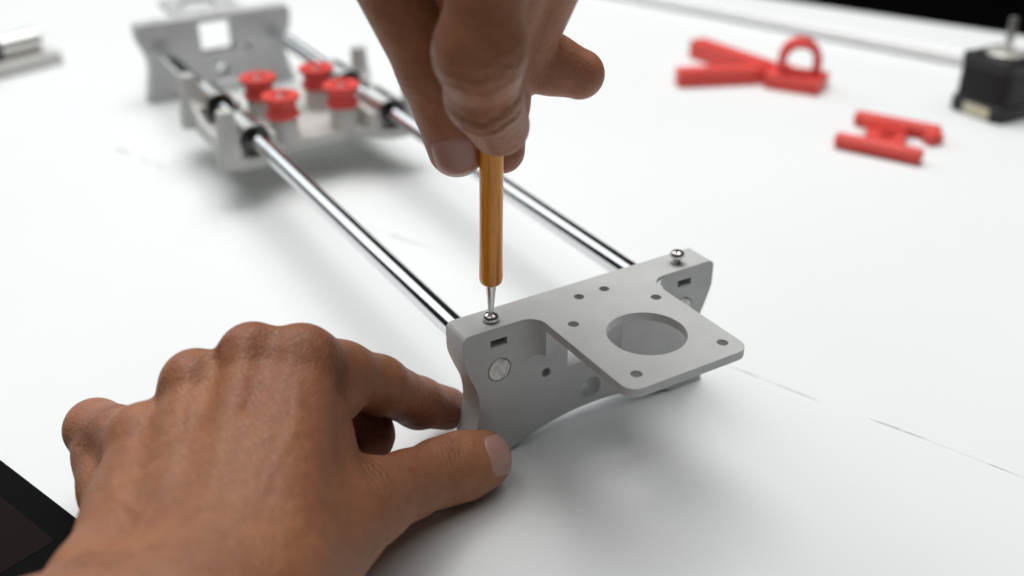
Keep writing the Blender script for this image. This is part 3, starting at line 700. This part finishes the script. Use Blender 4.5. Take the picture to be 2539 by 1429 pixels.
def left_hand():
    fl_ = Field((-262, -82, -1), (-30, 90, 84), 0.7)
    iM, iP, iD, iT = (-96.0, 26.0, 55.0), (-72.3, 32.3, 36.6), (-57.4, 38.2, 21), (-45.0, 43.4, 11)
    mM, mP, mD, mT = (-107.0, 31.5, 56), (-84, 44, 28), (-74, 40, 14), (-82, 30, 9)
    rM, rP, rD, rT = (-122.2, 36.0, 50.5), (-110, 47, 22), (-100, 36, 11), (-104, 24, 10)
    pM, pP, pD, pT = (-138, 34, 41), (-146.5, 66, 28), (-134, 64, 14), (-122, 56, 9)
    tT, tI, tM, tC = (-48.2, 15.2, 10.4), (-62.9, 13.4, 13.4), (-89.4, 1.9, 23), (-124, -24, 33)
    w1, w2 = (-130, -34, 39), (-158, -14, 36)
    # palm: metacarpals and fleshy pads
    fl_.cone(w1, iM, 13, 9.2, 6); fl_.cone((-140, -30, 39), mM, 13, 9.4, 6); fl_.cone((-150, -24, 37), rM, 13, 9.0, 6); fl_.cone(w2, pM, 12.5, 8.6, 6)
    fl_.cone((-128, -10, 36), (-108, 22, 44), 14, 11, 9); fl_.cone((-150, -4, 32), (-128, 28, 38), 13, 10, 9)
    fl_.cone(tC, tM, 15, 10.8, 9); fl_.cone((-112, -4, 34), (-98, 14, 40), 11, 7, 9)
    fl_.cone((-100, 2, 28), (-96, 16, 42), 6, 5, 10)            # web of skin between thumb and forefinger
    fl_.cone((-145.5, 60, 25), (-146.5, 40, 26), 8.8, 8.6, 8); fl_.cone((-146.5, 40, 26), (-151, 14, 30), 8.6, 9.5, 8); fl_.ball((-144.6, 54, 26), 9.0, 7)   # heel of the hand
    fl_.ball((-96, 36, 22), 12, 4); fl_.ball((-108, 30, 20), 13, 4)  # added bulk hidden under the palm, blocks light behind the thumb gap
    # wrist and forearm
    fl_.cone((-140, -28, 38), (-172, -40, 37), 17, 18, 10); fl_.cone((-150, -32, 39), (-178, -28, 38), 16, 17, 10); fl_.cone((-176, -30, 38), (-262, -20, 37), 18.5, 22, 10)
    fl_.cone((-150, -44, 38), (-262, -50, 36), 15, 23, 10); fl_.ball((-160, -9, 41), 8.5, 6)
    # fingers
    chain(fl_, [mM, mP, mD, mT], [9.4, 8.6, 7.6, 6.8], 3); chain(fl_, [rM, rP, rD, rT], [9, 8.2, 7.4, 6.6], 3)
    chain(fl_, [pM, pP, pD, pT], [8.6, 8.4, 6.6, 5.8], 3, 9)
    chain(fl_, [iM, (-84, 29.4, 46.2), iP, iD, iT], [9.9, 8.9, 8.3, 7.7, 7.0], 3, 9, 14)
    chain(fl_, [tM, (-76, 8.2, 18.0), tI, (-55, 14.8, 11.4), tT], [10.8, 9.5, 9.7, 10.0, 9.2], 3, 9)
    # knuckles, tendons, veins
    fl_.ball((-96, 26, 58.0), 7.8, 4); fl_.ball((-107.4, 32, 59.6), 8.0, 3.5); fl_.ball((-122.2, 36.5, 54.2), 7.6, 3.5); fl_.ball((-138, 34, 43), 7.2, 5)
    fl_.ball((-87.5, 22.5, 42.5), 5.6, 4); fl_.cone((-84.5, 24.5, 52), (-84.2, 22.0, 40), 0.9, 0.7, 1.4, sub=True)   # fold at the root of the forefinger
    cr = [(tI, (1, -0.1, -0.1), (-0.2, -0.6, 0.8), 9, 1.7, 0.2), ((-68, 12, 15), (1, -0.1, -0.1), (-0.2, -0.6, 0.8), 6, 1.5, 0.1),
          (iP, (0.7, 0.2, -0.7), (0.2, 0.3, 0.9), 7, 1.9, 0.12), ((-91, 20, 55), (0.75, 0.3, -0.5), (0.4, -0.7, 0.6), 9, 1.6, 0.09),
          ((-143, 50, 36), (-0.3, 0.9, -0.3), (-0.3, -0.4, 0.8), 9, 2.0, 0.12), ((-94, 4, 32), (0.5, 0.2, -0.3), (0, -0.6, 0.7), 12, 1.8, 0.07), ((-160, -20, 52), (-0.7, -0.7, 0), (0, 0, 1), 9, 3.5, 0.1)]
    pink = [(iT, 12, 0.5), (tT, 9, 0.3), (pP, 14, 0.5)]
    dark = [((-66, 10, 21), 7, 0.3), ((-92, 19, 60), 8, 0.45), ((-107, 34, 66), 6, 0.25), ((-122, 38, 60), 6, 0.2), ((-98, 0, 26), 14, 0.12)]
    base = (-110, 0, 0)
    o = finish_hand('hand', fl_, 'bare brown left hand in front, thumb and forefinger gripping the bracket', cr, pink, dark, M['skin'], base, ridges=[
        ([(-138, -26), (-124, 2), (-107, 33)], 2.6, 0.9), ([(-132, -28), (-114, 0), (-96, 27)], 2.5, 0.8), ([(-147, -22), (-136, 6), (-122, 37)], 2.5, 0.8), ([(-156, -14), (-149, 8), (-138, 34)], 2.5, 0.7),
        ([(-118, 4), (-109, 18), (-101.5, 30)], 4.2, -1.5), ([(-132, 8), (-123, 22), (-115, 35)], 4.5, -1.8), ([(-146, 6), (-138, 22), (-131, 37)], 4.5, -1.8),
        ([(-158, -26), (-146, -8), (-137, 2), (-131, 14), (-129, 28)], 1.3, 0.55), ([(-140, -2), (-130, 4), (-119, 8), (-113, 20)], 1.2, 0.45), ([(-128, -26), (-117, -12), (-108, -2), (-101, 14)], 1.3, 0.5), ([(-146, -8), (-150, 6), (-147, 22)], 1.2, 0.45)])
    nail(fl_, o, base, (-45.0, 12.8, 12.2), (1, 0.10, -0.16), (0.22, -0.74, 0.66), 13.5, 13.0)
    return o
left_hand()

def right_hand():
    fl_ = Field((-100, -130, 88), (30, 70, 332), 0.9)
    tT, tI, tM = (-40.6, 38.8, 101.4), (-45.6, 41.6, 124.2), (-58.6, 46.6, 154.1); tC = (-54, 34, 194)
    iT, iD, iP, iM = (-37.2, 21.0, 113), (-46.1, 12.6, 125.0), (-51.6, 4.5, 138.7), (-45.5, 5.0, 172)
    mT, mD, mP, mM = (-27.4, 36.4, 98.7), (-25.3, 40.6, 111.8), (-30.0, 36.2, 129), (-33, 8, 171)
    rM, rP, rD, rT = (-20.5, 14.2, 163), (-19.5, 40.8, 123.5), (-10.9, 38, 120.9), (-3.0, 33.9, 117.6)
    pM, pP, pT = (-9, 22, 160), (-22, 58, 148), (-32, 63, 125)
    w1, w2 = (-45, 16, 226), (-20, 22, 224)
    fl_.cone(w1, iM, 14, 9.6, 6); fl_.cone((-36, 18, 226), mM, 14, 10.5, 9); fl_.cone((-28, 20, 226), rM, 14, 10, 9); fl_.cone(w2, pM, 13, 9, 9)
    fl_.cone(tC, tM, 14, 8.8, 4); fl_.cone((-46, 30, 204), (-50, 36, 184), 13, 10, 7)
    fl_.cone(w1, (-56, -110, 330), 17, 24, 9); fl_.cone(w2, (-26, -106, 330), 17, 24, 9)
    chain(fl_, [mM, mP, mD, mT], [10, 9, 8, 6.6], 3); chain(fl_, [rM, rP, rD, rT], [9.6, 8.8, 8.3, 7.2], 3); chain(fl_, [pM, pP, pT], [9.0, 9.5, 8.6], 3); fl_.cone((-34, 36, 190), (-32, 58, 152), 13, 11, 5)
    chain(fl_, [iM, iP, iD, iT], [9.2, 9.6, 9.4, 8.2], 3); chain(fl_, [tM, tI, tT], [8.8, 9.2, 8.2], 3, 3)
    fl_.ball(iP, 10.2, 4)
    cr = [(iD, (0.5, 0.5, -0.7), (-0.5, -0.7, 0.3), 14, 5.0, 0.9), (iP, (0.3, 0.4, -0.8), (-0.5, -0.8, 0.2), 12, 4.0, 0.4), (tI, (0.2, -0.1, -1), (-0.8, -0.5, 0), 8, 2.2, 0.2)]
    base = (-40, 20, 170)
    o = finish_hand('hand', fl_, 'bare brown right hand reaching down, fingers closed round the screwdriver handle', cr, [(tT, 12, 0.6), (iT, 9, 0.3), (rT, 14, 0.5), (mT, 9, 0.4)], [(iD, 8, 0.3)], M['skin'], base)
    nail(fl_, o, base, (-42.8, 35.0, 101.0), (0.16, -0.08, -1), (-0.70, -0.71, 0.0), 12.5, 14.0, 0.25)
    return o
right_hand()
